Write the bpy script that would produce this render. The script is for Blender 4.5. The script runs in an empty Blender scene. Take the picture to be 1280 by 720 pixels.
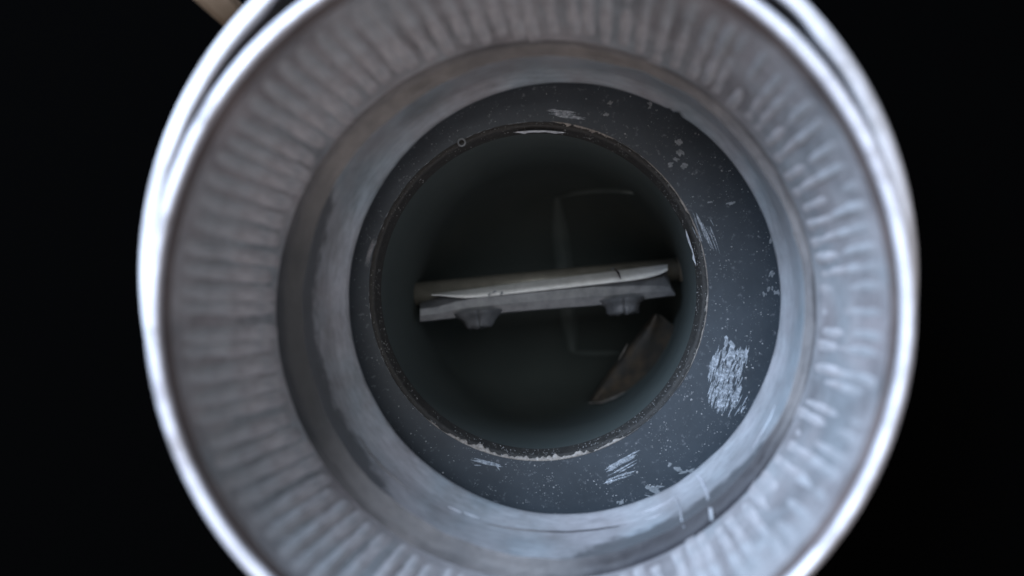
import bpy, bmesh, math, random
from mathutils import Vector, noise as mnoise

random.seed(7)
S = bpy.context.scene
C = S.collection
MM = 0.001
F = 869.0          # focal length in photo pixels (1280 wide)
CAM_Z = 0.200      # camera height above the ground of the set

# ------------------------------------------------------------------ camera
cam_d = bpy.data.cameras.new("camera")
cam = bpy.data.objects.new("camera", cam_d)
C.objects.link(cam)
cam.location = (0, 0, CAM_Z)
cam_d.sensor_width = 36.0
cam_d.lens = F / 1280 * 36.0
cam_d.clip_start = 0.005
cam_d.clip_end = 20
cam_d.dof.use_dof = True
cam_d.dof.focus_distance = 0.127
cam_d.dof.aperture_fstop = 7.8
S.camera = cam

# ------------------------------------------------------------------ light
W = bpy.data.worlds.new("World")
S.world = W
W.use_nodes = True
bg = W.node_tree.nodes["Background"]
bg.inputs[0].default_value = (0.86, 0.89, 1.0, 1)
bg.inputs[1].default_value = 0.42


def area(name, loc, target, size, power, col):
    d = bpy.data.lights.new(name, 'AREA')
    d.shape = 'RECTANGLE'
    d.size, d.size_y = size
    d.energy = power
    d.color = col
    o = bpy.data.objects.new(name, d)
    C.objects.link(o)
    o.location = loc
    o.rotation_euler = (Vector(target) - Vector(loc)).to_track_quat('-Z', 'Y').to_euler()
    return o


area("window_light", (-0.30, 0.28, 0.44), (0.01, 0, 0.08), (0.30, 0.30), 11.6, (0.60, 0.755, 1.0))
area("room_light", (0.02, -0.32, 0.60), (0.0, 0.02, 0.08), (0.9, 0.6), 2.2, (1.0, 0.84, 0.75))
area("overhead_fill", (0.00, 0.20, 0.80), (0, 0, 0.08), (0.4, 0.3), 1.6, (0.92, 0.97, 1.0))  # added fill from above, brightens the bore floor and the plate

S.view_settings.view_transform = 'Standard'
S.view_settings.look = 'None'
S.view_settings.exposure = 0.0
S.view_settings.gamma = 1.0
S.cycles.use_denoising = True
S.cycles.max_bounces = 8


# ------------------------------------------------------------------ helpers
def P(u, v, d):
    """point seen at photo pixel (u, v), d millimetres below the camera"""
    return Vector(((u - 640) * d / F * MM, (360 - v) * d / F * MM, CAM_Z - d * MM))


def srgb(r, g, b):
    f = lambda c: (c / 255 / 12.92) if c / 255 <= 0.04045 else ((c / 255 + 0.055) / 1.055) ** 2.4
    return (f(r), f(g), f(b), 1)


def finish(bm, name, m, parent=None, loc=None, smooth=True, recalc=True):
    if recalc:
        bmesh.ops.recalc_face_normals(bm, faces=bm.faces)
    if loc is not None:
        bmesh.ops.translate(bm, verts=bm.verts, vec=-Vector(loc))
    me = bpy.data.meshes.new(name)
    bm.to_mesh(me)
    bm.free()
    me.materials.append(m)
    if smooth:
        for p in me.polygons:
            p.use_smooth = True
    o = bpy.data.objects.new(name, me)
    C.objects.link(o)
    if parent is not None:
        o.parent = parent
    elif loc is not None:
        o.location = loc
    return o


def thing(name, label, cat, loc):
    o = bpy.data.objects.new(name, None)
    o.empty_display_size = 0.01
    C.objects.link(o)
    o.location = loc
    o["label"] = label
    o["category"] = cat
    return o


def lathe(rings, n=192, wob=None, close=False, a0=0.0, a1=2 * math.pi, caps=False):
    """rings: list of (u, v, Rpx, d). Circles seen at those pixels, each at its own depth."""
    bm = bmesh.new()
    full = abs((a1 - a0) - 2 * math.pi) < 1e-6
    cnt = n if full else n + 1
    R = []
    for i, (u, v, r, d) in enumerate(rings):
        c = P(u, v, d)
        rr = r * d / F * MM
        row = []
        for k in range(cnt):
            a = a0 + (a1 - a0) * k / n
            q, dz = rr, 0.0
            if wob:
                wr, wz = wob(i, a)
                q += wr * MM
                dz = wz * MM
            row.append(bm.verts.new((c.x + q * math.cos(a), c.y + q * math.sin(a), c.z + dz)))
        R.append(row)
    m = len(R) if close else len(R) - 1
    for i in range(m):
        A, B = R[i], R[(i + 1) % len(R)]
        for k in range(n):
            k2 = (k + 1) % cnt
            bm.faces.new((A[k], A[k2], B[k2], B[k]))
    if caps and not full:
        bm.faces.new([r[0] for r in R])
        bm.faces.new([r[-1] for r in R][::-1])
    return bm


def nz(x, y=0.0, z=0.0):
    return mnoise.noise(Vector((x, y, z)))


# ------------------------------------------------------------------ materials
class Mat:
    def __init__(s, name):
        s.m = bpy.data.materials.new(name)
        s.m.use_nodes = True
        s.t = s.m.node_tree
        s.b = s.t.nodes["Principled BSDF"]
        s.tc = s.t.nodes.new("ShaderNodeTexCoord")

    def n(s, typ, **kw):
        x = s.t.nodes.new(typ)
        for k, v in kw.items():
            setattr(x, k, v)
        return x

    def l(s, a, b):
        s.t.links.new(a, b)

    def polar(s, ka, kr, kz):
        """vector (angle*ka, radius*kr, z*kz) about the object's own axis"""
        sep = s.n("ShaderNodeSeparateXYZ")
        s.l(s.tc.outputs["Object"], sep.inputs[0])
        # seamless: unit direction * ka
        ln = s.n("ShaderNodeVectorMath", operation='LENGTH')
        xy = s.n("ShaderNodeCombineXYZ")
        s.l(sep.outputs[0], xy.inputs[0]); s.l(sep.outputs[1], xy.inputs[1])
        s.l(xy.outputs[0], ln.inputs[0])
        nm = s.n("ShaderNodeVectorMath", operation='NORMALIZE')
        s.l(xy.outputs[0], nm.inputs[0])
        sc = s.n("ShaderNodeVectorMath", operation='SCALE')
        s.l(nm.outputs[0], sc.inputs[0]); sc.inputs[3].default_value = ka
        mr = s.n("ShaderNodeMath", operation='MULTIPLY'); mr.inputs[1].default_value = kr
        s.l(ln.outputs["Value"], mr.inputs[0])
        mz = s.n("ShaderNodeMath", operation='MULTIPLY_ADD'); mz.inputs[1].default_value = kz
        s.l(sep.outputs[2], mz.inputs[0]); s.l(mr.outputs[0], mz.inputs[2])
        cz = s.n("ShaderNodeCombineXYZ")
        s.l(mz.outputs[0], cz.inputs[2])
        ad = s.n("ShaderNodeVectorMath", operation='ADD')
        s.l(sc.outputs[0], ad.inputs[0]); s.l(cz.outputs[0], ad.inputs[1])
        return ad.outputs[0]

    def noise(s, vec, scale, detail=5, rough=0.6):
        x = s.n("ShaderNodeTexNoise")
        x.inputs["Scale"].default_value = scale
        x.inputs["Detail"].default_value = detail
        x.inputs["Roughness"].default_value = rough
        s.l(vec, x.inputs["Vector"])
        return x.outputs["Fac"]

    def ramp(s, fac, stops):
        r = s.n("ShaderNodeValToRGB")
        e = r.color_ramp.elements
        while len(e) < len(stops):
            e.new(0.5)
        for i, (p, c) in enumerate(stops):
            e[i].position = p
            e[i].color = c
        s.l(fac, r.inputs[0])
        return r.outputs["Color"]

    def mix(s, fac, a, b, mode='MIX'):
        x = s.n("ShaderNodeMix", data_type='RGBA', blend_type=mode)
        if isinstance(fac, float):
            x.inputs[0].default_value = fac
        else:
            s.l(fac, x.inputs[0])
        for i, q in ((6, a), (7, b)):
            if isinstance(q, tuple):
                x.inputs[i].default_value = q
            else:
                s.l(q, x.inputs[i])
        return x.outputs[2]

    def bump(s, h, strength, dist=0.0002):
        x = s.n("ShaderNodeBump")
        x.inputs["Strength"].default_value = strength
        x.inputs["Distance"].default_value = dist
        s.l(h, x.inputs["Height"])
        s.l(x.outputs[0], s.b.inputs["Normal"])

    def set(s, color=None, rough=None, metal=None, spec=None):
        for k, v in (("Base Color", color), ("Roughness", rough), ("Metallic", metal), ("Specular IOR Level", spec)):
            if v is None:
                continue
            if isinstance(v, (float, int, tuple)):
                s.b.inputs[k].default_value = v
            else:
                s.l(v, s.b.inputs[k])
        return s.m


def g(v, tint=(1, 1, 1)):
    return (v * tint[0], v * tint[1], v * tint[2], 1)


def mat_wall(name, lo, mid, hi, rough=0.5, metal=0.0, streak=3.0):
    a = Mat(name)
    v = a.polar(streak, 60, 260)
    f1 = a.noise(a.tc.outputs["Object"], 120, 6, 0.65)
    f2 = a.noise(v, 6, 6, 0.6)
    c1 = a.ramp(f1, [(0.30, lo), (0.5, mid), (0.72, hi)])
    c2 = a.ramp(f2, [(0.3, g(0.62)), (0.7, g(1.0))])
    f3 = a.noise(a.tc.outputs["Object"], 75, 3, 0.5)
    c1 = a.mix(0.6, c1, a.ramp(f3, [(0.36, (0.80, 0.93, 0.97, 1)), (0.5, g(1)), (0.64, (1.0, 0.92, 0.91, 1))]), 'MULTIPLY')
    col = a.mix(0.75, c1, c2, 'MULTIPLY')
    a.bump(f2, 0.25, 0.0002)
    return a.set(col, rough, metal)


M_rib = mat_wall("dull_ribbed_metal", (0.23, 0.22, 0.22, 1), (0.35, 0.34, 0.345, 1), (0.48, 0.47, 0.48, 1), 0.46, 0.1)
M_tube = mat_wall("dull_tube_metal", (0.16, 0.152, 0.155, 1), (0.25, 0.243, 0.248, 1), (0.34, 0.335, 0.34, 1), 0.5, 0.15)
M_collar = mat_wall("brushed_collar_metal", (0.25, 0.25, 0.255, 1), (0.32, 0.33, 0.345, 1), (0.385, 0.40, 0.42, 1), 0.42, 0.35, 2.0)


def darken_collar(m):
    """darker tone over the top of the collar: left side and lower right"""
    t = m.node_tree
    b = t.nodes["Principled BSDF"]
    src = b.inputs["Base Color"].links[0].from_socket
    a = Mat.__new__(Mat)
    a.m, a.t, a.b = m, t, b
    a.tc = t.nodes["Texture Coordinate"]
    sep = a.n("ShaderNodeSeparateXYZ"); a.l(a.tc.outputs["Object"], sep.inputs[0])
    mr = a.n("ShaderNodeMapRange"); a.l(sep.outputs[2], mr.inputs[0])
    mr.inputs[1].default_value, mr.inputs[2].default_value = 0.0125, 0.0182
    nf = a.noise(a.polar(5, 60, 300), 2.2, 6, 0.65)
    xy = a.n("ShaderNodeVectorMath", operation='MULTIPLY'); a.l(a.tc.outputs["Object"], xy.inputs[0]); xy.inputs[1].default_value = (1, 1, 0)
    nm = a.n("ShaderNodeVectorMath", operation='NORMALIZE'); a.l(xy.outputs[0], nm.inputs[0])
    col = src
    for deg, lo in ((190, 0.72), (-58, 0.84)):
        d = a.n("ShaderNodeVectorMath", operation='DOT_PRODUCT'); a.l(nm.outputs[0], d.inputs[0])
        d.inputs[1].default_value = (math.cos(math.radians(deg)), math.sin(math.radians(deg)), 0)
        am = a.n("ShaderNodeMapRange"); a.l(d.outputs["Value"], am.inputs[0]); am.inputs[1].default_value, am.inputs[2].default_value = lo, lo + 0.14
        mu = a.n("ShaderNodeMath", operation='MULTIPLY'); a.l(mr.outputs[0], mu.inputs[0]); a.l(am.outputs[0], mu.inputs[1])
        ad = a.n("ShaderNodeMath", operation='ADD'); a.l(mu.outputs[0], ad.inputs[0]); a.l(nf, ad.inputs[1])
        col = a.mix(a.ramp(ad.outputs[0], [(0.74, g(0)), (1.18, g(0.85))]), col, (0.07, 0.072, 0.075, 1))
    a.l(col, b.inputs["Base Color"])


darken_collar(M_collar)
M_bevel = mat_wall("brown_reflection_metal", (0.11, 0.085, 0.08, 1), (0.16, 0.13, 0.12, 1), (0.24, 0.20, 0.19, 1), 0.5, 0.1)  # darker brown puts the bevel's dim reflection into the colour

a = Mat("polished_rim_metal")
f = a.noise(a.polar(3, 60, 90), 2.4, 6, 0.65)
f2 = a.noise(a.tc.outputs["Object"], 500, 5, 0.7)
c = a.ramp(f, [(0.34, (0.30, 0.28, 0.28, 1)), (0.46, (0.50, 0.49, 0.515, 1)), (0.7, (0.62, 0.62, 0.655, 1))])
c = a.mix(0.5, c, a.ramp(f2, [(0.35, g(0.6)), (0.55, g(1))]), 'MULTIPLY')
a.bump(f, 0.3, 0.0004)
M_rim = a.set(c, 0.45, 0.15)

a = Mat("dark_crease")  # ledge colour, darker at left and lower right
f = a.noise(a.polar(2.2, 40, 60), 1.6, 6, 0.55)
f2 = a.noise(a.polar(6, 300, 300), 3.0, 5, 0.6)
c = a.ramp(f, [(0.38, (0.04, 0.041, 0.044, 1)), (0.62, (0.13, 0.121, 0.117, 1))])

def side_mask(a, deg, c0, c1):
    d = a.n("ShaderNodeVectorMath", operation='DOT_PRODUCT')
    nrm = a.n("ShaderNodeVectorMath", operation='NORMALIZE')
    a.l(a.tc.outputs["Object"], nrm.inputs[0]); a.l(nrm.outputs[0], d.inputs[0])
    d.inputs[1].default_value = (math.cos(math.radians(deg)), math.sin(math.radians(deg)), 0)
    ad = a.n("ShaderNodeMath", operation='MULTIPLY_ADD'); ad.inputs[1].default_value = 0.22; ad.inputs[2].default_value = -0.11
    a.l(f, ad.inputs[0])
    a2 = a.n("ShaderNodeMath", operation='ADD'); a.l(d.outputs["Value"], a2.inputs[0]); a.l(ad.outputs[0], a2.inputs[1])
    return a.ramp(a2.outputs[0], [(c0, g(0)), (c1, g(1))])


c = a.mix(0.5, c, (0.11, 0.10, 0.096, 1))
c = a.mix(side_mask(a, 187, 0.68, 0.86), c, (0.018, 0.019, 0.021, 1))
c = a.mix(side_mask(a, -56, 0.74, 0.84), c, (0.014, 0.013, 0.016, 1))
c = a.mix(0.6, c, a.ramp(f2, [(0.3, g(0.55)), (0.65, g(1.0))]), 'MULTIPLY')
a.bump(f2, 0.25, 0.0004)
M_crease = a.set(c, 0.7)

a = Mat("dark_flange_coating")
f1 = a.noise(a.tc.outputs["Object"], 90, 8, 0.7)
f2 = a.noise(a.tc.outputs["Object"], 900, 4, 0.6)
f3 = a.noise(a.tc.outputs["Object"], 2600, 2, 0.5)
c = a.ramp(f1, [(0.30, (0.017, 0.022, 0.027, 1)), (0.7, (0.028, 0.035, 0.042, 1))])
c = a.mix(a.ramp(f2, [(0.60, g(0)), (0.74, g(0.55))]), c, (0.15, 0.155, 0.165, 1))
c = a.mix(a.ramp(f3, [(0.70, g(0)), (0.76, g(0.7))]), c, (0.28, 0.28, 0.29, 1))
a.bump(f2, 0.25, 0.0001)
M_flange = a.set(c, 0.50, 0.0, 0.35)

a = Mat("dark_chamfer_metal")
f = a.noise(a.tc.outputs["Object"], 1500, 6, 0.8)
c = a.ramp(f, [(0.35, (0.012, 0.012, 0.012, 1)), (0.58, (0.024, 0.023, 0.021, 1)), (0.72, (0.04, 0.037, 0.034, 1)), (0.82, (0.25, 0.24, 0.23, 1))])
a.bump(f, 0.5, 0.0003)
M_chamfer = a.set(c, 0.62, 0.0, 0.3)

a = Mat("dark_bore_metal")
f = a.noise(a.polar(3, 40, 300), 6, 6, 0.6)
a.bump(f, 0.2, 0.0002)
M_bore = a.set(a.ramp(f, [(0.3, (0.026, 0.034, 0.035, 1)), (0.7, (0.036, 0.044, 0.046, 1))]), 0.6, 0.0)

a = Mat("haze_lifted_cavity")  # tone lifted evenly to paint in the lens haze
f = a.noise(a.tc.outputs["Object"], 80, 5)
M_cavity = a.set(a.ramp(f, [(0.3, (0.050, 0.061, 0.058, 1)), (0.7, (0.061, 0.071, 0.067, 1))]), 0.8, 0.0, 0.2)

a = Mat("greenish_bridge_metal")
f = a.noise(a.tc.outputs["Object"], 150, 5)
M_bridge = a.set(a.ramp(f, [(0.3, (0.082, 0.100, 0.095, 1)), (0.7, (0.110, 0.126, 0.120, 1))]), 0.6)

a = Mat("lit_wedge_brown")  # brown tone standing in for light reflected off the wall
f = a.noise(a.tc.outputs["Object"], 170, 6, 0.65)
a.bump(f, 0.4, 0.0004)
M_lit_wedge = a.set(a.ramp(f, [(0.35, (0.020, 0.022, 0.021, 1)), (0.5, (0.038, 0.033, 0.027, 1)), (0.66, (0.075, 0.055, 0.037, 1))]), 0.55)

a = Mat("olive_shaft_metal")
f = a.noise(a.tc.outputs["Object"], 260, 6, 0.65)
a.bump(f, 0.2, 0.0002)
M_shaft = a.set(a.ramp(f, [(0.3, (0.13, 0.128, 0.108, 1)), (0.7, (0.20, 0.195, 0.168, 1))]), 0.42, 0.4)

a = Mat("grey_plate_metal")
f = a.noise(a.tc.outputs["Object"], 420, 7, 0.7)
a.bump(f, 0.35, 0.0002)
M_plate = a.set(a.ramp(f, [(0.32, (0.075, 0.08, 0.087, 1)), (0.5, (0.115, 0.12, 0.128, 1)), (0.72, (0.155, 0.16, 0.17, 1))]), 0.48, 0.25)

a = Mat("lit_plate_edge")  # paler copy of the plate metal, painting the edge as lit
f = a.noise(a.tc.outputs["Object"], 420, 7, 0.7)
a.bump(f, 0.3, 0.0002)
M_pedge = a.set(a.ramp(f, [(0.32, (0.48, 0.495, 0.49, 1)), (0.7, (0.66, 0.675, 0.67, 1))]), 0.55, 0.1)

a = Mat("brass_bushing")
f = a.noise(a.tc.outputs["Object"], 300, 5)
M_bush = a.set(a.ramp(f, [(0.3, (0.13, 0.115, 0.09, 1)), (0.7, (0.24, 0.21, 0.17, 1))]), 0.45, 0.3)

a = Mat("bared_scratched_metal")
f = a.noise(a.tc.outputs["Object"], 1400, 6, 0.75)
a.bump(f, 0.8, 0.0003)
M_scratch = a.set(a.ramp(f, [(0.34, (0.055, 0.065, 0.075, 1)), (0.5, (0.19, 0.21, 0.23, 1)), (0.68, (0.44, 0.465, 0.50, 1))]), 0.38, 0.4)

a = Mat("painted_glint")  # pale colour for the painted glints on the bore edge
f = a.noise(a.tc.outputs["Object"], 900, 4, 0.7)
M_glint = a.set(a.ramp(f, [(0.34, (0.30, 0.31, 0.33, 1)), (0.60, (0.62, 0.64, 0.67, 1))]), 0.35, 0.2)

a = Mat("pale_fleck")
f = a.noise(a.tc.outputs["Object"], 500, 3)
M_fleck = a.set(a.ramp(f, [(0.35, (0.085, 0.088, 0.09, 1)), (0.65, (0.27, 0.27, 0.27, 1))]), 0.5)

a = Mat("pale_lit_edge_metal")  # paler tone painting the light caught on edges
f = a.noise(a.tc.outputs["Object"], 1500, 5, 0.7)
a.bump(f, 0.6, 0.0002)
M_lit_edge = a.set(a.ramp(f, [(0.35, (0.09, 0.078, 0.068, 1)), (0.6, (0.21, 0.19, 0.17, 1)), (0.75, (0.36, 0.34, 0.32, 1))]), 0.5, 0.2)

a = Mat("black_cloth")
M_black = a.set(g(0.0006), 1.0, 0.0, 0.0)

a = Mat("groove_black")
M_groove = a.set((0.010, 0.006, 0.008, 1), 0.7, 0.0, 0.1)

a = Mat("tan_wood")
v = a.n("ShaderNodeMapping")
v.inputs["Scale"].default_value = (20, 220, 60)
a.l(a.tc.outputs["Object"], v.inputs[0])
f = a.noise(v.outputs[0], 1.0, 6, 0.6)
M_wood = a.set(a.ramp(f, [(0.3, (0.22, 0.15, 0.09, 1)), (0.7, (0.36, 0.26, 0.17, 1))]), 0.6)

a = Mat("pale_trim_plastic")
f = a.noise(a.tc.outputs["Object"], 70, 6, 0.65)
a.bump(f, 0.3, 0.0005)
M_trim = a.set(a.ramp(f, [(0.34, (0.24, 0.225, 0.22, 1)), (0.5, (0.42, 0.41, 0.42, 1)), (0.7, (0.54, 0.54, 0.56, 1))]), 0.45)

# ------------------------------------------------------------------ black surface round the tube
BG_D = 118
bm = bmesh.new()
rows = []
c0 = P(663, 388, 74)
for rad in (0.0460, 0.06, 0.1, 0.2, 0.6):
    rows.append([bm.verts.new((c0.x + rad * math.cos(2 * math.pi * k / 96), c0.y + rad * math.sin(2 * math.pi * k / 96),
                               CAM_Z - BG_D * MM)) for k in range(96)])
for A, B in zip(rows, rows[1:]):
    for k in range(96):
        bm.faces.new((A[k], A[(k + 1) % 96], B[(k + 1) % 96], B[k]))
o = finish(bm, "black_surface", M_black, loc=(c0.x, c0.y, CAM_Z - BG_D * MM), smooth=False)
o["kind"] = "structure"

# ------------------------------------------------------------------ ribbed tube
TL = P(683, 388, 97); TL.z = CAM_Z - 0.118
tube = thing("ribbed_tube", "dull grey metal tube with a ribbed inner wall and a bright polished rim", "tube", TL)

rim = [(663, 388, 449, 77.6), (663, 388, 455, 75.8), (663, 388, 462, 74.2)]
bm = lathe(rim, wob=lambda i, a: (0.12 * nz(3 * math.cos(a), 3 * math.sin(a), i), 0))
finish(bm, "inner_bevel", M_bevel, tube, TL)
rim = [(663, 388, 462, 74.2), (663, 388, 465, 73.0), (663, 388, 471, 72.4), (663, 388, 477.5, 72.8),
       (663, 388, 481, 74.0), (663, 388, 481, 78), (663, 388, 505, 80), (663, 388, 545, 95), (663, 388, 545, 118)]
bm = lathe(rim[:6], wob=lambda i, a: (0.10 * nz(2.5 * math.cos(a), 2.5 * math.sin(a), 7), 0))
finish(bm, "rim", M_rim, tube, TL)
rim = [(663, 388, 481, 78), (663, 388, 481.5, 86), (663, 388, 490, 96), (663, 388, 530, 118)]
finish(lathe([(663, 388, 478, 78), (663, 388, 440, 85), (663, 388, 400, 95), (663, 388, 335, 118)]), "outer_wall", M_groove, tube, TL)

wall = []
for i in range(9):
    t = i / 8
    d = 77.6 + (98.2 - 77.6) * t
    cx = 663 + 20 * t
    Rm = 40.1 + (38.2 - 40.1) * t ** 0.8
    wall.append((cx, 388, Rm * F / d, d))
finish(lathe(wall), "inner_wall", M_tube, tube, TL)


def edge_wob(a):
    return 0.35 * nz(2.5 * math.cos(a), 2.5 * math.sin(a), 11) + 0.22 * nz(8 * math.cos(a), 8 * math.sin(a), 4)


def crease_wob(i, a):
    k = 0.55 * nz(7 * math.cos(a), 7 * math.sin(a), 2.2 * i) + 0.25 * nz(22 * math.cos(a), 22 * math.sin(a), 3.1 * i)
    if i == 4:
        return (edge_wob(a), 0)
    if i == 0:
        return (0, 0)
    return (k + edge_wob(a) * i / 4, 0.5 * k)


ledge = [(683, 388, 38.2 * F / 98.2, 98.2), (685, 387, 334, 98.9), (687, 386, 327, 99.7), (690, 385, 319, 99.6), (692, 384, 313, 99.9)]
finish(lathe(ledge, 256, crease_wob), "crease", M_crease, tube, TL)

collar = [(692, 384, 313, 99.9), (693, 383, 310, 100.8), (695, 381, 304.5, 102.6), (698, 379, 299, 104.4), (700, 377.3, 294.5, 105.9),
          (702, 375.8, 290.5, 107.0), (703, 375, 287.5, 107.6), (704.4, 374, 281, 108.7), (705.4, 373.3, 275.5, 109.6), (706, 373, 271.6, 110.2),
          (706, 373, 270.0, 110.6), (706, 373, 269.6, 111.3), (706, 373, 274, 114), (706, 373, 284, 119.7)]


def collar_wob(i, a):
    k = 0.10 * nz(4 * math.cos(a), 4 * math.sin(a), 0.5 * i)
    s = 0.05 * nz(14 * math.cos(a), 14 * math.sin(a), 1.7 * i)
    if 9 <= i <= 11:      # a nick in the edge, upper right
        da = a - math.radians(58.5)
        k += 0.38 * math.exp(-(da / 0.016) ** 2) + 0.22 * math.exp(-((da - 0.045) / 0.010) ** 2)
    return (edge_wob(a) * max(0, 1 - i / 4) + (k + s if i else 0), 0.4 * k if i else 0)


finish(lathe(collar, 512, collar_wob), "collar", M_collar, tube, TL)

# ribs: half round ridges down the inner wall, each a piece of its own
NR = 98
PITCH = 2 * math.pi * 39.2 / NR


def rib_mesh(seed):
    """local: X along the circumference, Y down the wall, Z out of the wall; mm"""
    rnd = random.Random(seed)
    bm = bmesh.new()
    L, w, h = 18.6, PITCH * 0.49, 0.85
    nl, nw = 10, 7
    fq, ph = 1.2 + 0.9 * rnd.random(), rnd.random()
    rows = []
    for i in range(nl + 1):
        t = i / nl
        env = min(1.0, 6 * t, 5 * (1 - t)) ** 0.5 if 0 < t < 1 else 0.0
        hh = h * env * (0.74 + 0.26 * math.sin(math.pi * 2 * (t * fq + ph)) + 0.35 * (rnd.random() - 0.4))
        off = 0.14 * (rnd.random() - 0.5)
        ww = w * (0.85 + 0.22 * rnd.random())
        rows.append([bm.verts.new(((off + ww * 1.12 * (2 * j / (nw - 1) - 1)) * MM, t * L * MM,
                                   (hh * (0.5 - 0.5 * math.cos(2 * math.pi * j / (nw - 1))) - 0.10) * MM)) for j in range(nw)])
    for A, B in zip(rows, rows[1:]):
        for j in range(nw - 1):
            bm.faces.new((A[j], A[j + 1], B[j + 1], B[j]))
    bmesh.ops.recalc_face_normals(bm, faces=bm.faces)
    me = bpy.data.meshes.new("rib")
    bm.to_mesh(me); bm.free()
    me.materials.append(M_rib)
    for p in me.polygons:
        p.use_smooth = True
    return me


rib_meshes = [rib_mesh(s) for s in range(24)]
from mathutils import Matrix
for k in range(NR):
    ang = 2 * math.pi * (k + 0.45 * (random.random() - 0.5)) / NR
    o = bpy.data.objects.new("rib", rib_meshes[(k * 5 + random.randrange(5)) % 24])
    C.objects.link(o)
    o.parent = tube

    def wp(t):
        d = 77.6 + (98.2 - 77.6) * t
        c = P(663 + 20 * t, 388, d)
        Rm = (40.1 + (38.2 - 40.1) * t ** 0.8) * MM
        return Vector((c.x + Rm * math.cos(ang), c.y + Rm * math.sin(ang), c.z))
    p0, p1 = wp(0.05), wp(1.0)
    Y = (p1 - p0).normalized()
    Z0 = Vector((-math.cos(ang), -math.sin(ang), 0))
    X = Y.cross(Z0).normalized()
    Z = X.cross(Y)
    M = Matrix((X, Y, Z)).transposed().to_4x4()
    s = 0.92 + 0.12 * random.random()
    M = Matrix.Translation(p0 - TL) @ M @ Matrix.Diagonal((1, s * (p1 - p0).length / (18.6 * MM), 0.38 + 0.50 * random.random(), 1))
    o.matrix_local = M


# streaks and marks on the tube's inner faces
def ribbon(pts, widths, name, m, parent, loc, lift=0.00012, th=0.00012):
    """thin raised strip along 3D points; widths in mm"""
    bm = bmesh.new()
    rows = []
    for i, p in enumerate(pts):
        q = pts[min(i + 1, len(pts) - 1)] - pts[max(i - 1, 0)]
        view = (Vector((0, 0, CAM_Z)) - p).normalized()
        side = q.cross(view).normalized()
        w = widths[i] * MM / 2
        rows.append([bm.verts.new(p - side * w + view * lift), bm.verts.new(p + view * (lift + th)), bm.verts.new(p + side * w + view * lift)])
    for A, B in zip(rows, rows[1:]):
        for j in range(2):
            bm.faces.new((A[j], A[j + 1], B[j + 1], B[j]))
    return finish(bm, name, m, parent, loc)


M_streak = mat_wall("pale_streak", (0.17, 0.175, 0.185, 1), (0.24, 0.245, 0.26, 1), (0.32, 0.325, 0.34, 1), 0.8, 0.0)
def collar_d(u, v):
    rr = collar[:10][::-1] + ledge[::-1][1:]
    f = [math.hypot(u - c[0], v - c[1]) - c[2] for c in rr]
    for (c, d), (f0, f1) in zip(zip(rr, rr[1:]), zip(f, f[1:])):
        if f0 >= 0 >= f1:
            return c[3] + (d[3] - c[3]) * f0 / max(1e-6, f0 - f1)
    return 99.5


def mark(name, pts, w, m, lift=0.0004):
    ribbon([P(u, v, collar_d(u, v)) for u, v in pts], [0.8 * x for x in w], name, m, tube, TL, lift * 0.5, 0.00005)


# pale run-down line at lower right of the collar, with fainter ones beside it
mark("drip_streak", [(870, 592), (876, 600), (881, 610), (885, 622), (888, 636), (890, 650), (892, 664)], [0.3, 0.9, 0.8, 0.65, 0.6, 0.6, 0.2], M_streak)
mark("drip_streak", [(846, 622), (850, 636), (852, 650), (855, 660)], [0.15, 0.3, 0.3, 0.1], M_streak)
mark("scuff", [(800, 641), (815, 637), (832, 629), (846, 620)], [0.1, 0.45, 0.4, 0.1], M_streak)
mark("scuff", [(806, 650), (818, 646), (828, 641)], [0.1, 0.3, 0.1], M_streak)
mark("scuff", [(580, 640), (590, 645), (600, 648)], [0.2, 0.7, 0.2], M_streak)
mark("scuff", [(560, 633), (568, 637), (577, 641)], [0.2, 0.6, 0.2], M_streak)
mark("scuff", [(468, 300), (462, 316), (458, 332)], [0.1, 0.25, 0.1], M_streak)
mark("scuff", [(940, 560), (952, 542), (962, 524), (969, 506)], [0.1, 0.4, 0.4, 0.1], M_streak)
mark("hairline", [(448, 545), (462, 566), (478, 584), (496, 600), (512, 613)], [0.1, 0.3, 0.35, 0.3, 0.1], M_crease, 0.0003)
mark("hairline", [(610, 655), (640, 661), (675, 664), (710, 665), (745, 662), (775, 657)], [0.1, 0.3, 0.35, 0.35, 0.3, 0.1], M_crease, 0.0003)

# ------------------------------------------------------------------ valve body: flange, bore, cavity
FD = 120.0
BL = P(673, 364, FD)
body = thing("valve_body", "dark speckled valve body with a scuffed flat flange around a deep round bore", "valve body", BL)

fl = [(706, 373, 300, FD), (705, 373, 282, FD), (700, 371, 262, FD), (690, 369, 240, FD), (680, 366, 222, FD), (673, 364, 212, FD)]
finish(lathe(fl, 256, lambda i, a: (0.05 * nz(30 * math.cos(a), 30 * math.sin(a)) if i == 4 else 0, 0)), "flange", M_flange, body, BL)


def ch_wob(i, a):
    k = 0.13 * nz(12 * math.cos(a), 12 * math.sin(a), 4 + i) + 0.08 * nz(50 * math.cos(a), 50 * math.sin(a), i)
    if i == 0:
        k = 0.05 * nz(30 * math.cos(a), 30 * math.sin(a))
    if i == 4:
        return (0, 0)
    return (k, 0.5 * k if i in (2, 3) else 0)


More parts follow.
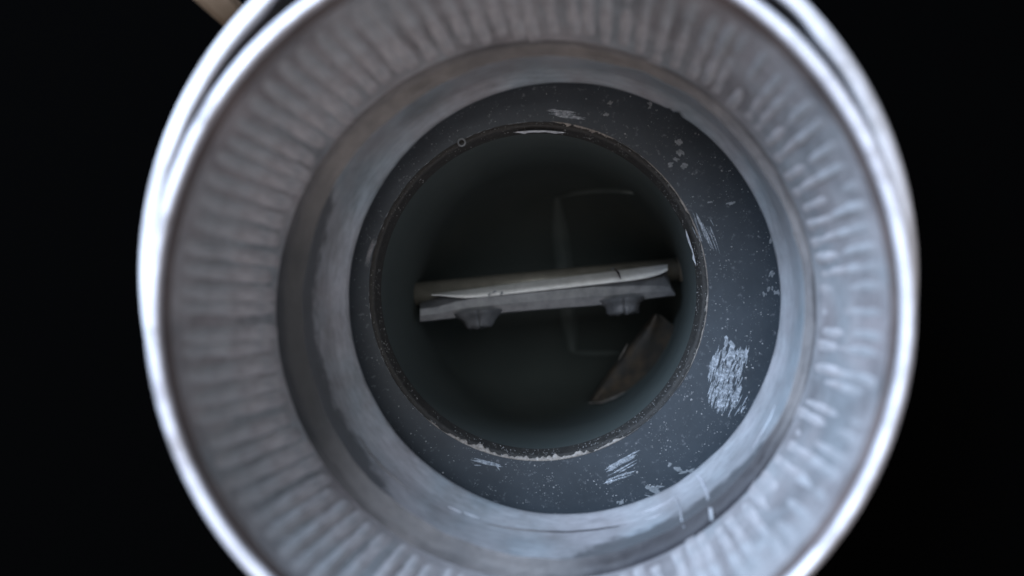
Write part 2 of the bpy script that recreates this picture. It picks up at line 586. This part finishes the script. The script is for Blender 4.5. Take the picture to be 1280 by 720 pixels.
ch = [(673, 364, 212, FD), (673, 364, 210, 120.7), (673, 364, 208.5, 120.3), (673, 364, 204, 121.2), (673.5, 364, 197, 122.8)]
finish(lathe(ch, 384, ch_wob), "chamfer", M_chamfer, body, BL)
bore = []
for i in range(8):
    t = i / 7
    d = 122.8 + 34 * t
    bore.append((673.5 + 14.0 * t, 364 + 3 * t, (27.85 + 1.6 * t) * F / d, d))
bowl = [(162, 158), (158, 163), (152, 168), (143, 174), (131, 180), (116, 186), (98, 191), (76, 195), (50, 198), (25, 199.6), (2, 200)]
cav = bore + [(687.5 - 3 * (d - 157) / 43, 367, r, d) for r, d in bowl]
finish(lathe(cav, 192), "bore_wall", M_cavity, body, BL)


def bowl_d(u, v):
    q = math.hypot(u - 686, v - 367)
    for (r0, e0), (r1, e1) in zip(bowl, bowl[1:]):
        if r1 <= q <= r0:
            return e0 + (e1 - e0) * (r0 - q) / (r0 - r1)
    return 159.0


# faint bridge across the cavity
bm = bmesh.new()


def bar(bm, p, q, w, h):
    ax = (q - p).normalized()
    up = Vector((0, 0, 1))
    sd = ax.cross(up).normalized()
    vs = []
    for e in (p, q):
        for sx, sz in ((-1, -1), (1, -1), (1, 1), (-1, 1)):
            vs.append(bm.verts.new(e + sd * sx * w / 2 + up * sz * h / 2))
    for f in ((0, 1, 2, 3), (7, 6, 5, 4), (0, 4, 5, 1), (1, 5, 6, 2), (2, 6, 7, 3), (3, 7, 4, 0)):
        bm.faces.new([vs[i] for i in f])


rows = []
for i in range(13):
    t = i / 12
    u, v = 696 + 20 * t, 246 + 194 * t
    d = bowl_d(u, v)
    w = 10.5 * min(1, 3.5 * t + 0.3, 3.5 * (1 - t) + 0.4)
    rows.append([bm.verts.new(P(u + w * x, v, d - 0.7 - 1.1 * (1 - x * x))) for x in (-1, -0.8, -0.4, 0, 0.4, 0.8, 1)])
for A, B in zip(rows, rows[1:]):
    for k in range(6):
        bm.faces.new((A[k], A[k + 1], B[k + 1], B[k]))
finish(bm, "bridge_bar", M_bridge, body, BL)


def ridge(pts, w):
    ribbon([P(u, v, bowl_d(u, v) - 0.9) for u, v in pts], w, "arc_ridge", M_bridge, body, BL, 0.0003, 0.0008)


ridge([(700, 246), (720, 241), (740, 239), (757, 238), (772, 238.5), (786, 240), (800, 243)], [0.4, 0.8, 1.0, 1.1, 1.0, 0.8, 0.3])
ridge([(716, 441), (730, 441.5), (745, 442), (760, 441.5), (775, 441)], [0.5, 1.2, 1.3, 1.2, 0.5])

# added brownish wedge painting the lit patch on the lower right bore wall
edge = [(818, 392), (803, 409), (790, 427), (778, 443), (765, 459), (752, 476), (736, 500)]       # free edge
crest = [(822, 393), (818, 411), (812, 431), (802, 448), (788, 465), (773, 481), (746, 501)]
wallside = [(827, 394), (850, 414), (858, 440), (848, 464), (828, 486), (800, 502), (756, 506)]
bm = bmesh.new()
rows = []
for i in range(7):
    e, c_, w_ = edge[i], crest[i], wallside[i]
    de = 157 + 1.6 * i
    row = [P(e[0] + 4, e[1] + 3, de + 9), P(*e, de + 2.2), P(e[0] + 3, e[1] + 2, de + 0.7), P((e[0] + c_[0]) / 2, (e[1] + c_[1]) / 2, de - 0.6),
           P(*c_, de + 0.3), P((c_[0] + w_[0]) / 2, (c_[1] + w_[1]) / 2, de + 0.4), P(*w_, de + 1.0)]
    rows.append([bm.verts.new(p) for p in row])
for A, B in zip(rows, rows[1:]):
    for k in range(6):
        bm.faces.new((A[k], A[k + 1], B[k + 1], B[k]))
finish(bm, "lit_wedge", M_lit_wedge, body, BL)
ribbon([P(784, 430, 157), P(779, 440, 158), P(773, 450, 159)], [0.15, 0.35, 0.15], "wedge_glint", M_lit_edge, body, BL)  # edge glint of the wedge painted as thin pale strips
ribbon([P(735, 504, 168), P(752, 503, 166), P(768, 497, 163), P(781, 490, 161)], [0.2, 0.45, 0.5, 0.2], "wedge_glint", M_lit_edge, body, BL)

# bushing where the shaft enters the wall
ax = (P(860, 332, 150) - P(690, 350.5, 150)).normalized()


def tube_along(p, q, r, nseg=32, cap=True, taper=1.0):
    bm = bmesh.new()
    axx = (q - p).normalized()
    a1 = axx.orthogonal().normalized()
    b1 = axx.cross(a1)
    rows = []
    for e, rr in ((p, r), (q, r * taper)):
        rows.append([bm.verts.new(e + (a1 * math.cos(2 * math.pi * k / nseg) + b1 * math.sin(2 * math.pi * k / nseg)) * rr) for k in range(nseg)])
    for k in range(nseg):
        bm.faces.new((rows[0][k], rows[0][(k + 1) % nseg], rows[1][(k + 1) % nseg], rows[1][k]))
    if cap:
        bm.faces.new(rows[0][::-1]); bm.faces.new(rows[1])
    return bm


# ------------------------------------------------------------------ throttle valve: shaft, plate, screws
VL = P(690, 358, 150)
valve = thing("butterfly_valve", "grey butterfly valve plate on a round shaft seen edge on across the bore", "valve", VL)
bm = tube_along(P(500, 369.5, 153.6), P(870, 334.5, 153.6), 2.6 * MM, 48)
finish(bm, "shaft", M_shaft, valve, VL)
o = finish(tube_along(P(849, 335.5, 150.5), P(868, 333.5, 150.5), 2.9 * MM, 40), "bushing", M_bush, body, BL)

# plate: stations along its length (u, v_top, v_ridge, v_bottom)
st = [(525, 379, 386, 403), (545, 373, 383.5, 401), (570, 366, 376.5, 398), (600, 360, 371, 394.5), (650, 353.5, 366.5, 390), (700, 347, 361.5, 386),
      (740, 343, 358, 383), (780, 340, 357, 378.5), (812, 338, 356, 374), (831, 337, 357, 371.5), (838, 352, 358, 370.8), (844, 366, 367, 370.2)]
bm = bmesh.new()
rows = []
for i, (u, a_, b_, c_) in enumerate(st):
    jit = 0.3 * nz(u * 0.31)
    um = 690 + (u - 690)
    row = [P(u, a_ + jit, 150.5), P(u, (a_ + b_) / 2 - 0.3, 148.6), P(u, b_ - 0.7, 147.4), P(u, b_ + 0.9, 147.2), P(u, (b_ + c_) / 2, 147.0), P(u, c_ - 1.2 + jit, 147.3), P(u, c_ + jit, 148.2)]
    for dd, sh in ((156, 0.94), (164, 0.80), (172, 0.45)):
        um = 685 + (u - 685) * sh
        mid = 386 - (um - 525) * 0.095
        row.append(P(um, mid + 8, dd))
    for dd, sh in ((172, 0.45), (164, 0.80), (156, 0.94)):
        um = 685 + (u - 685) * sh
        mid = 386 - (um - 525) * 0.095
        row.append(P(um, mid - 8, dd))
    rows.append([bm.verts.new(p) for p in row])
for A, B in zip(rows, rows[1:]):
    for j in range(len(A)):
        k = (j + 1) % len(A)
        bm.faces.new((A[j], A[k], B[k], B[j]))
bm.faces.new(rows[0]); bm.faces.new(rows[-1][::-1])
finish(bm, "plate", M_plate, valve, VL, smooth=False)
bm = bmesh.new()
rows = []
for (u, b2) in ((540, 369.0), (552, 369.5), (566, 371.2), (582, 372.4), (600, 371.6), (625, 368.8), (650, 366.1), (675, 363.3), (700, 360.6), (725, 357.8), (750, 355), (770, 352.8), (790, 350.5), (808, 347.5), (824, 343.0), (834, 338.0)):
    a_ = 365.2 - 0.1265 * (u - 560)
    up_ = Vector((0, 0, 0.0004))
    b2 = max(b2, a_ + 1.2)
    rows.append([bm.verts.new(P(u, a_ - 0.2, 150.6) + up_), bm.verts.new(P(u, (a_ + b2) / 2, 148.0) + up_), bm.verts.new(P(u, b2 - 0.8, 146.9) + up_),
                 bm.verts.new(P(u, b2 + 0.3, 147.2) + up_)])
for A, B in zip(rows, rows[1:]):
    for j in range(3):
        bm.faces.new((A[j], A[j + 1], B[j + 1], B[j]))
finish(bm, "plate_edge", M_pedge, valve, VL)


def screw(u, v, prof, slot, tilt):
    """staked screw end poking out under the plate; prof: (radius px, drop px)"""
    s = 148.4 / F * MM
    base = P(u, v, 148.4)
    dn = Vector((math.sin(tilt), -math.cos(tilt), 0.10)).normalized()
    sd = Vector((math.cos(tilt), math.sin(tilt), 0))
    fw = dn.cross(sd)
    bm = bmesh.new()
    for half in (0, 1):
        rows = []
        for (r, h) in prof:
            row = []
            for k in range(17):
                a = math.pi * k / 16 + math.pi * half - math.pi / 2
                gap = slot if h > prof[-1][1] * 0.62 else 0.0
                x = r * math.cos(a) + (gap if half == 0 else -gap)
                wob = 1 + 0.16 * nz(3 * math.cos(a) + u, 3 * math.sin(a), h)
                row.append(bm.verts.new(base + sd * x * s * wob + fw * r * math.sin(a) * s * 0.8 + dn * h * s * wob))
            rows.append(row)
        for A, B in zip(rows, rows[1:]):
            for j in range(16):
                bm.faces.new((A[j], A[j + 1], B[j + 1], B[j]))
        bm.faces.new(rows[-1])
        bm.faces.new([r[0] for r in rows] + [r[-1] for r in rows][::-1])
    return finish(bm, "screw", M_plate, valve, VL)


screw(598, 390, [(32, 0), (29, 4), (23, 8), (19, 12), (17.5, 16), (15.5, 18.8), (11, 20)], 0.0, 0.10)
screw(777, 374, [(30, 0), (27, 4.5), (22.5, 7), (20.5, 11), (19.5, 15), (17, 18), (11, 19.2)], 0.75, 0.10)

# glints and nicks on the plate
for pts, w in (([P(768, 336, 146.5), P(773, 341, 146), P(776, 349, 145.8)], [0.2, 0.45, 0.15]),):
    ribbon(pts, w, "nick", M_groove, valve, VL, 0.0002, 0.0002)
for (u, v, du) in ((612, 368, 4), (618, 365, 5), (627, 366.5, 4), (766, 336, 4)):
    ribbon([P(u - du / 2, v + 1.8, 145.8), P(u, v - 0.5, 145.6), P(u + du / 2, v - 1.2, 145.8)], [0.15, 0.45, 0.15], "glint_chip", M_scratch, valve, VL, 0.0004, 0.0003)


# ------------------------------------------------------------------ marks on the flange
def sliver(bm, u, v, ln, w, ang, d=FD, h=0.10, jag=0.15):
    """lens shaped chip lying on the flange: length / width in photo px, angle in degrees (image, y up)"""
    s = d / F * MM
    c = P(u, v, d)
    ca, sa = math.cos(math.radians(ang)), math.sin(math.radians(ang))
    m = 7
    up, mid, lo = [], [], []
    for i in range(m):
        t = i / (m - 1) * 2 - 1
        ww = w / 2 * math.sqrt(max(0, 1 - t * t)) * (1 + jag * random.uniform(-1, 1)) + 0.05
        off = jag * w * 0.6 * random.uniform(-1, 1)
        x = t * ln / 2
        f_ = lambda y: (c.x + (x * ca - y * sa) * s, c.y + (x * sa + y * ca) * s)
        a_, b_ = f_(off + ww), f_(off - ww)
        m_ = f_(off)
        up.append(bm.verts.new((a_[0], a_[1], c.z + 0.01 * MM)))
        mid.append(bm.verts.new((m_[0], m_[1], c.z + h * MM * (1 - 0.7 * t * t))))
        lo.append(bm.verts.new((b_[0], b_[1], c.z + 0.01 * MM)))
    for i in range(m - 1):
        bm.faces.new((up[i], mid[i], mid[i + 1], up[i + 1]))
        bm.faces.new((mid[i], lo[i], lo[i + 1], mid[i + 1]))


def cluster(name, items, label=None, m=M_scratch):
    bm = bmesh.new()
    for it in items:
        it = list(it)
        k = 2 if it[3] > 2.6 and it[2] > 20 else 1
        for q in range(k):
            sliver(bm, it[0] + R(-1, 1) * (k - 1) * 2, it[1] + (q - (k - 1) / 2) * it[3] * 0.55 + R(-.4, .4), it[2] * R(.75, 1.05), it[3] * R(.35, 1.0) / (1 + 0.25 * (k - 1)), it[4] + R(-2, 2), FD, 0.05, 0.3)
    o = finish(bm, name, m, body, BL)
    if label:
        o["label"] = label
    return o


R = random.uniform
# big scraped patch, lower right
items = [(908, 427, 16, 7, 82), (915, 436, 22, 9, 100), (905, 442, 20, 8, 85), (926, 443, 12, 10, 120), (912, 447, 26, 9, 80)]
for i in range(150):
    t = R(0, 1)
    y = 440 + 68 * t
    x0, x1 = 889 + 8 * abs(t - 0.3), 937 - 10 * t
    items.append((R(x0, x1) - 6 * t, y, R(10, 26), R(1.0, 3.4), 72 + R(-10, 12)))
for k in range(9):
    items.append((889 + k * 2.2 + R(-1, 1), 452 + k * 3 + R(-6, 6), R(18, 34), R(1.0, 2.2), 74 + R(-4, 4)))
for k in range(14):
    items.append((R(902, 932), R(498, 516), R(8, 20), R(0.8, 2), 62 + R(-10, 10)))
cluster("scraped_patch", items, "large pale scraped patch at lower right of the flange")
# fine slanting scratches, right of the bore
items = [(872 + 4.4 * k + R(-1, 1), 281 + 4 * k + R(-3, 3), 44 - 4 * abs(k - 3) + R(-4, 4), R(1.0, 2.4), -68 + R(-3, 3)) for k in range(6)]
items += [(R(868, 892), R(270, 305), R(10, 22), R(0.7, 1.4), -66 + R(-4, 4)) for k in range(12)]
cluster("scratches", items, "fine slanting scratches beside the bore")
# streak above the bore
cluster("scratches", [(702, 140, 40, 3.2, -7), (712, 145.5, 44, 4.0, -9), (697, 143, 30, 2.0, -3), (722, 147, 26, 2.2, -12)], "streak above the bore")
# three slanting streaks, bottom
cluster("scratches", [(776, 577, 52, 6.5, 31), (783, 584, 34, 3.0, 28), (770, 590, 24, 2.0, 26), (772, 597, 42, 5, 20), (783, 592, 24, 3, 16), (763, 602, 16, 4, 14)],
        "three bright slanting streaks below the bore")
cluster("scratches", [(607, 577, 40, 4, -11), (614, 580, 32, 3.5, -9), (597, 582, 12, 1.5, -4), (622, 584, 12, 2.0, -60)], "short streak at lower left of the flange")
# dull stains near the collar
M_stain = Mat("dull_stain")
f = M_stain.noise(M_stain.tc.outputs["Object"], 1300, 5, 0.7)
M_stain = M_stain.set(M_stain.ramp(f, [(0.35, (0.075, 0.085, 0.09, 1)), (0.65, (0.17, 0.18, 0.19, 1))]), 0.6)
for spots in ([(818, 611, 24, 8, -4), (812, 622, 20, 5, 10), (775, 627, 12, 5, 20), (826, 608, 14, 4, 8)],
              [(847, 587, 14, 5, -10), (862, 588, 12, 5, 16), (838, 582, 8, 5, 60), (856, 591, 18, 3, 5)],
              [(848, 178, 12, 5, -50), (852, 190, 16, 6, -60), (845, 200, 12, 4, -30), (856, 208, 10, 6, -40), (838, 206, 8, 4, 20)],
              [(811, 129, 9, 5, -10), (763, 129, 10, 4, 25), (758, 143, 9, 4, 5), (812, 134, 4, 3, 0)],
              [(965, 342, 12, 5, 70), (962, 362, 14, 5, 84), (971, 366, 14, 4, 80), (955, 368, 10, 3, 80)],
              [(966, 300, 16, 4, 78), (915, 255, 14, 4, 10), (889, 253, 10, 2, 4)]):
    bm = bmesh.new()
    for (u, v, ln, w, an) in spots:
        for q in range(5):
            sliver(bm, u + R(-.3, .3) * ln, v + R(-.4, .4) * w, ln * R(.3, .7), w * R(.3, .7), an + R(-25, 25), FD, 0.05, 0.4)
    finish(bm, "stain", M_stain, body, BL)

# countless pale flecks on the flange and in the chamfer
bm = bmesh.new()


def fleck(bm, u, v, d, r):
    c = P(u, v, d)
    r *= d / F * MM
    k = 5
    a0 = R(0, 6)
    vs = [bm.verts.new((c.x + r * R(.5, 1.2) * math.cos(a0 + 2 * math.pi * i / k), c.y + r * R(.5, 1.2) * math.sin(a0 + 2 * math.pi * i / k), c.z + 0.006 * MM)) for i in range(k)]
    t = bm.verts.new((c.x, c.y, c.z + r * 0.7))
    for i in range(k):
        bm.faces.new((vs[i], vs[(i + 1) % k], t))


cnt = 0
while cnt < 1050:
    ang, rr = R(0, 2 * math.pi), R(0, 1)
    w = 0.10 + 0.90 * max(0, math.cos(ang + math.radians(22))) ** 0.7
    w += 0.45 * (1 if -2.0 < (ang if ang < math.pi else ang - 2 * math.pi) < -0.9 else 0)
    if R(0, 1) > w:
        continue
    ri, ro = 213.5, 266
    ui, vi = 673 + ri * math.cos(ang), 364 - ri * math.sin(ang)
    uo, vo = 706 + ro * math.cos(ang), 373 - ro * math.sin(ang)
    u, v = ui + (uo - ui) * rr, vi + (vo - vi) * rr
    if nz(u * 0.04, v * 0.04, 3) + 0.6 * nz(u * 0.13, v * 0.13, 9) < 0.0 + 0.22 * R(-1, 1):
        continue
    fleck(bm, u, v, FD, (0.32 + 0.70 * R(0, 1) ** 3 + (0.8 if R(0, 1) < 0.04 else 0)))
    cnt += 1
o = finish(bm, "fleck", M_fleck, body, BL, smooth=False)
o["kind"] = "stuff"
bm = bmesh.new()
for k in range(1800):
    ang = R(0, 2 * math.pi)
    deg = math.degrees(ang)
    wt = 0.9 if (deg < 75 or deg > 225) else 0.55
    if R(0, 1) > wt or nz(9 * math.cos(ang), 9 * math.sin(ang), 8) < -0.22:
        continue
    t = R(0, 1) ** 1.3
    fleck(bm, 673 + (210 - 12 * t) * math.cos(ang), 364 - (210 - 12 * t) * math.sin(ang), 120.2 + 2.0 * t, R(0.25, 0.85))
o = finish(bm, "fleck", M_fleck, body, BL, smooth=False)
o["kind"] = "stuff"


# pale arc painting the lit chamfer on the bore's lower edge
def arc_strip(a0, a1, r_out, r_in, d0, d1, name, m, seed, n=150, rag=1.0):
    bm = bmesh.new()
    prev = None
    for k in range(n + 1):
        t = k / n
        a = math.radians(a0 + (a1 - a0) * t)
        env = min(1, 5 * t, 5 * (1 - t))
        wv = (0.55 + rag * (0.7 * nz(t * 14, seed) + 0.5 * nz(t * 60, seed)) + (1 - rag) * 0.8 * nz(t * 4, seed)) * env
        wv = max(0.04, wv)
        ro, ri = r_out, r_out - (r_out - r_in) * wv
        dm = d0 + (d1 - d0) * wv
        cur = [bm.verts.new(P(673 + ro * math.cos(a), 364 - ro * math.sin(a), d0)),
               bm.verts.new(P(673 + (ro + ri) / 2 * math.cos(a), 364 - (ro + ri) / 2 * math.sin(a), (d0 + dm) / 2 - 0.12)),
               bm.verts.new(P(673 + ri * math.cos(a), 364 - ri * math.sin(a), dm))]
        if prev:
            for j in range(2):
                bm.faces.new((prev[j], prev[j + 1], cur[j + 1], cur[j]))
        prev = cur
    return finish(bm, name, m, body, BL)


arc_strip(228, 306, 212.2, 203.5, 119.93, 120.35, "pale_lit_edge", M_lit_edge, 1.3)
arc_strip(-36, 62, 212.4, 209.8, 119.93, 120.05, "pale_lit_edge", M_lit_edge, 5.1)
arc_strip(62, 86, 213, 209, 119.93, 120.1, "pale_lit_edge", M_lit_edge, 9.1)
arc_strip(80, 99, 201, 197, 120.6, 121.6, "glint_strip", M_glint, 2.7, 60, 0.15)  # pale strips painting highlights on the bore edge
arc_strip(9, 23, 199.5, 196, 121.0, 122.0, "glint_strip", M_glint, 3.9, 60, 0.15)
# little ring shaped blister, upper left of the bore edge
bm = bmesh.new()
cc = P(577, 178, 119.7)
rows = []
for k in range(20):
    a_ = 2 * math.pi * k / 20
    cdir = Vector((math.cos(a_), math.sin(a_), 0))
    rows.append([bm.verts.new(cc + cdir * (0.62 + 0.16 * math.cos(b * math.pi / 3)) * MM + Vector((0, 0, 0.16 * math.sin(b * math.pi / 3))) * MM) for b in range(6)])
for k in range(20):
    for b in range(6):
        bm.faces.new((rows[k][b], rows[(k + 1) % 20][b], rows[(k + 1) % 20][(b + 1) % 6], rows[k][(b + 1) % 6]))
finish(bm, "blister", M_stain, body, BL)

# ------------------------------------------------------------------ pale curved trim outside the rim, upper edge
HL = P(668, 361, 82); HL.z = CAM_Z - 0.118


def trim_wob(i, a):
    deg = math.degrees(a)
    deg = deg if deg < 200 else deg - 360
    k = 0.25 * nz(9 * math.cos(a), 9 * math.sin(a), 3) + 0.55 * math.exp(-((deg - 131.5) / 3.0) ** 2)
    return (k if i in (0, 1, 2) else 0.3 * k if i == 3 else 0, 0)


tr = [(661, 341, 430, 100), (661, 341, 458, 86), (661, 341, 461, 81), (661, 341, 466, 79.4), (661, 341, 475, 79.0), (661, 341, 484, 80.2),
      (661, 341, 487, 84), (661, 341, 430, 112)]
o = finish(lathe(tr, 160, trim_wob, close=True, a0=math.radians(-12), a1=math.radians(192), caps=True), "curved_band", M_trim, loc=HL)
o["label"] = "pale curved band following the outside of the tube's bright rim"
o["category"] = "band"
o["kind"] = "thing"

# tan wooden block beyond the trim, upper left corner
bm = bmesh.new()
bmesh.ops.create_cube(bm, size=1.0)
bmesh.ops.scale(bm, vec=(0.0042, 0.0036, 0.020), verts=bm.verts)
bmesh.ops.bevel(bm, geom=bm.edges[:], offset=0.0008, segments=2, affect='EDGES')
wl = P(274, 2, 100)
bmesh.ops.rotate(bm, cent=(0, 0, 0), matrix=Matrix.Rotation(math.radians(40), 3, 'Z'), verts=bm.verts)
bmesh.ops.translate(bm, verts=bm.verts, vec=wl)
o = finish(bm, "wooden_block", M_wood, loc=(wl.x, wl.y, CAM_Z - BG_D * MM), smooth=False)
o["label"] = "tan wooden corner showing beyond the pale curved trim"
o["category"] = "wood"
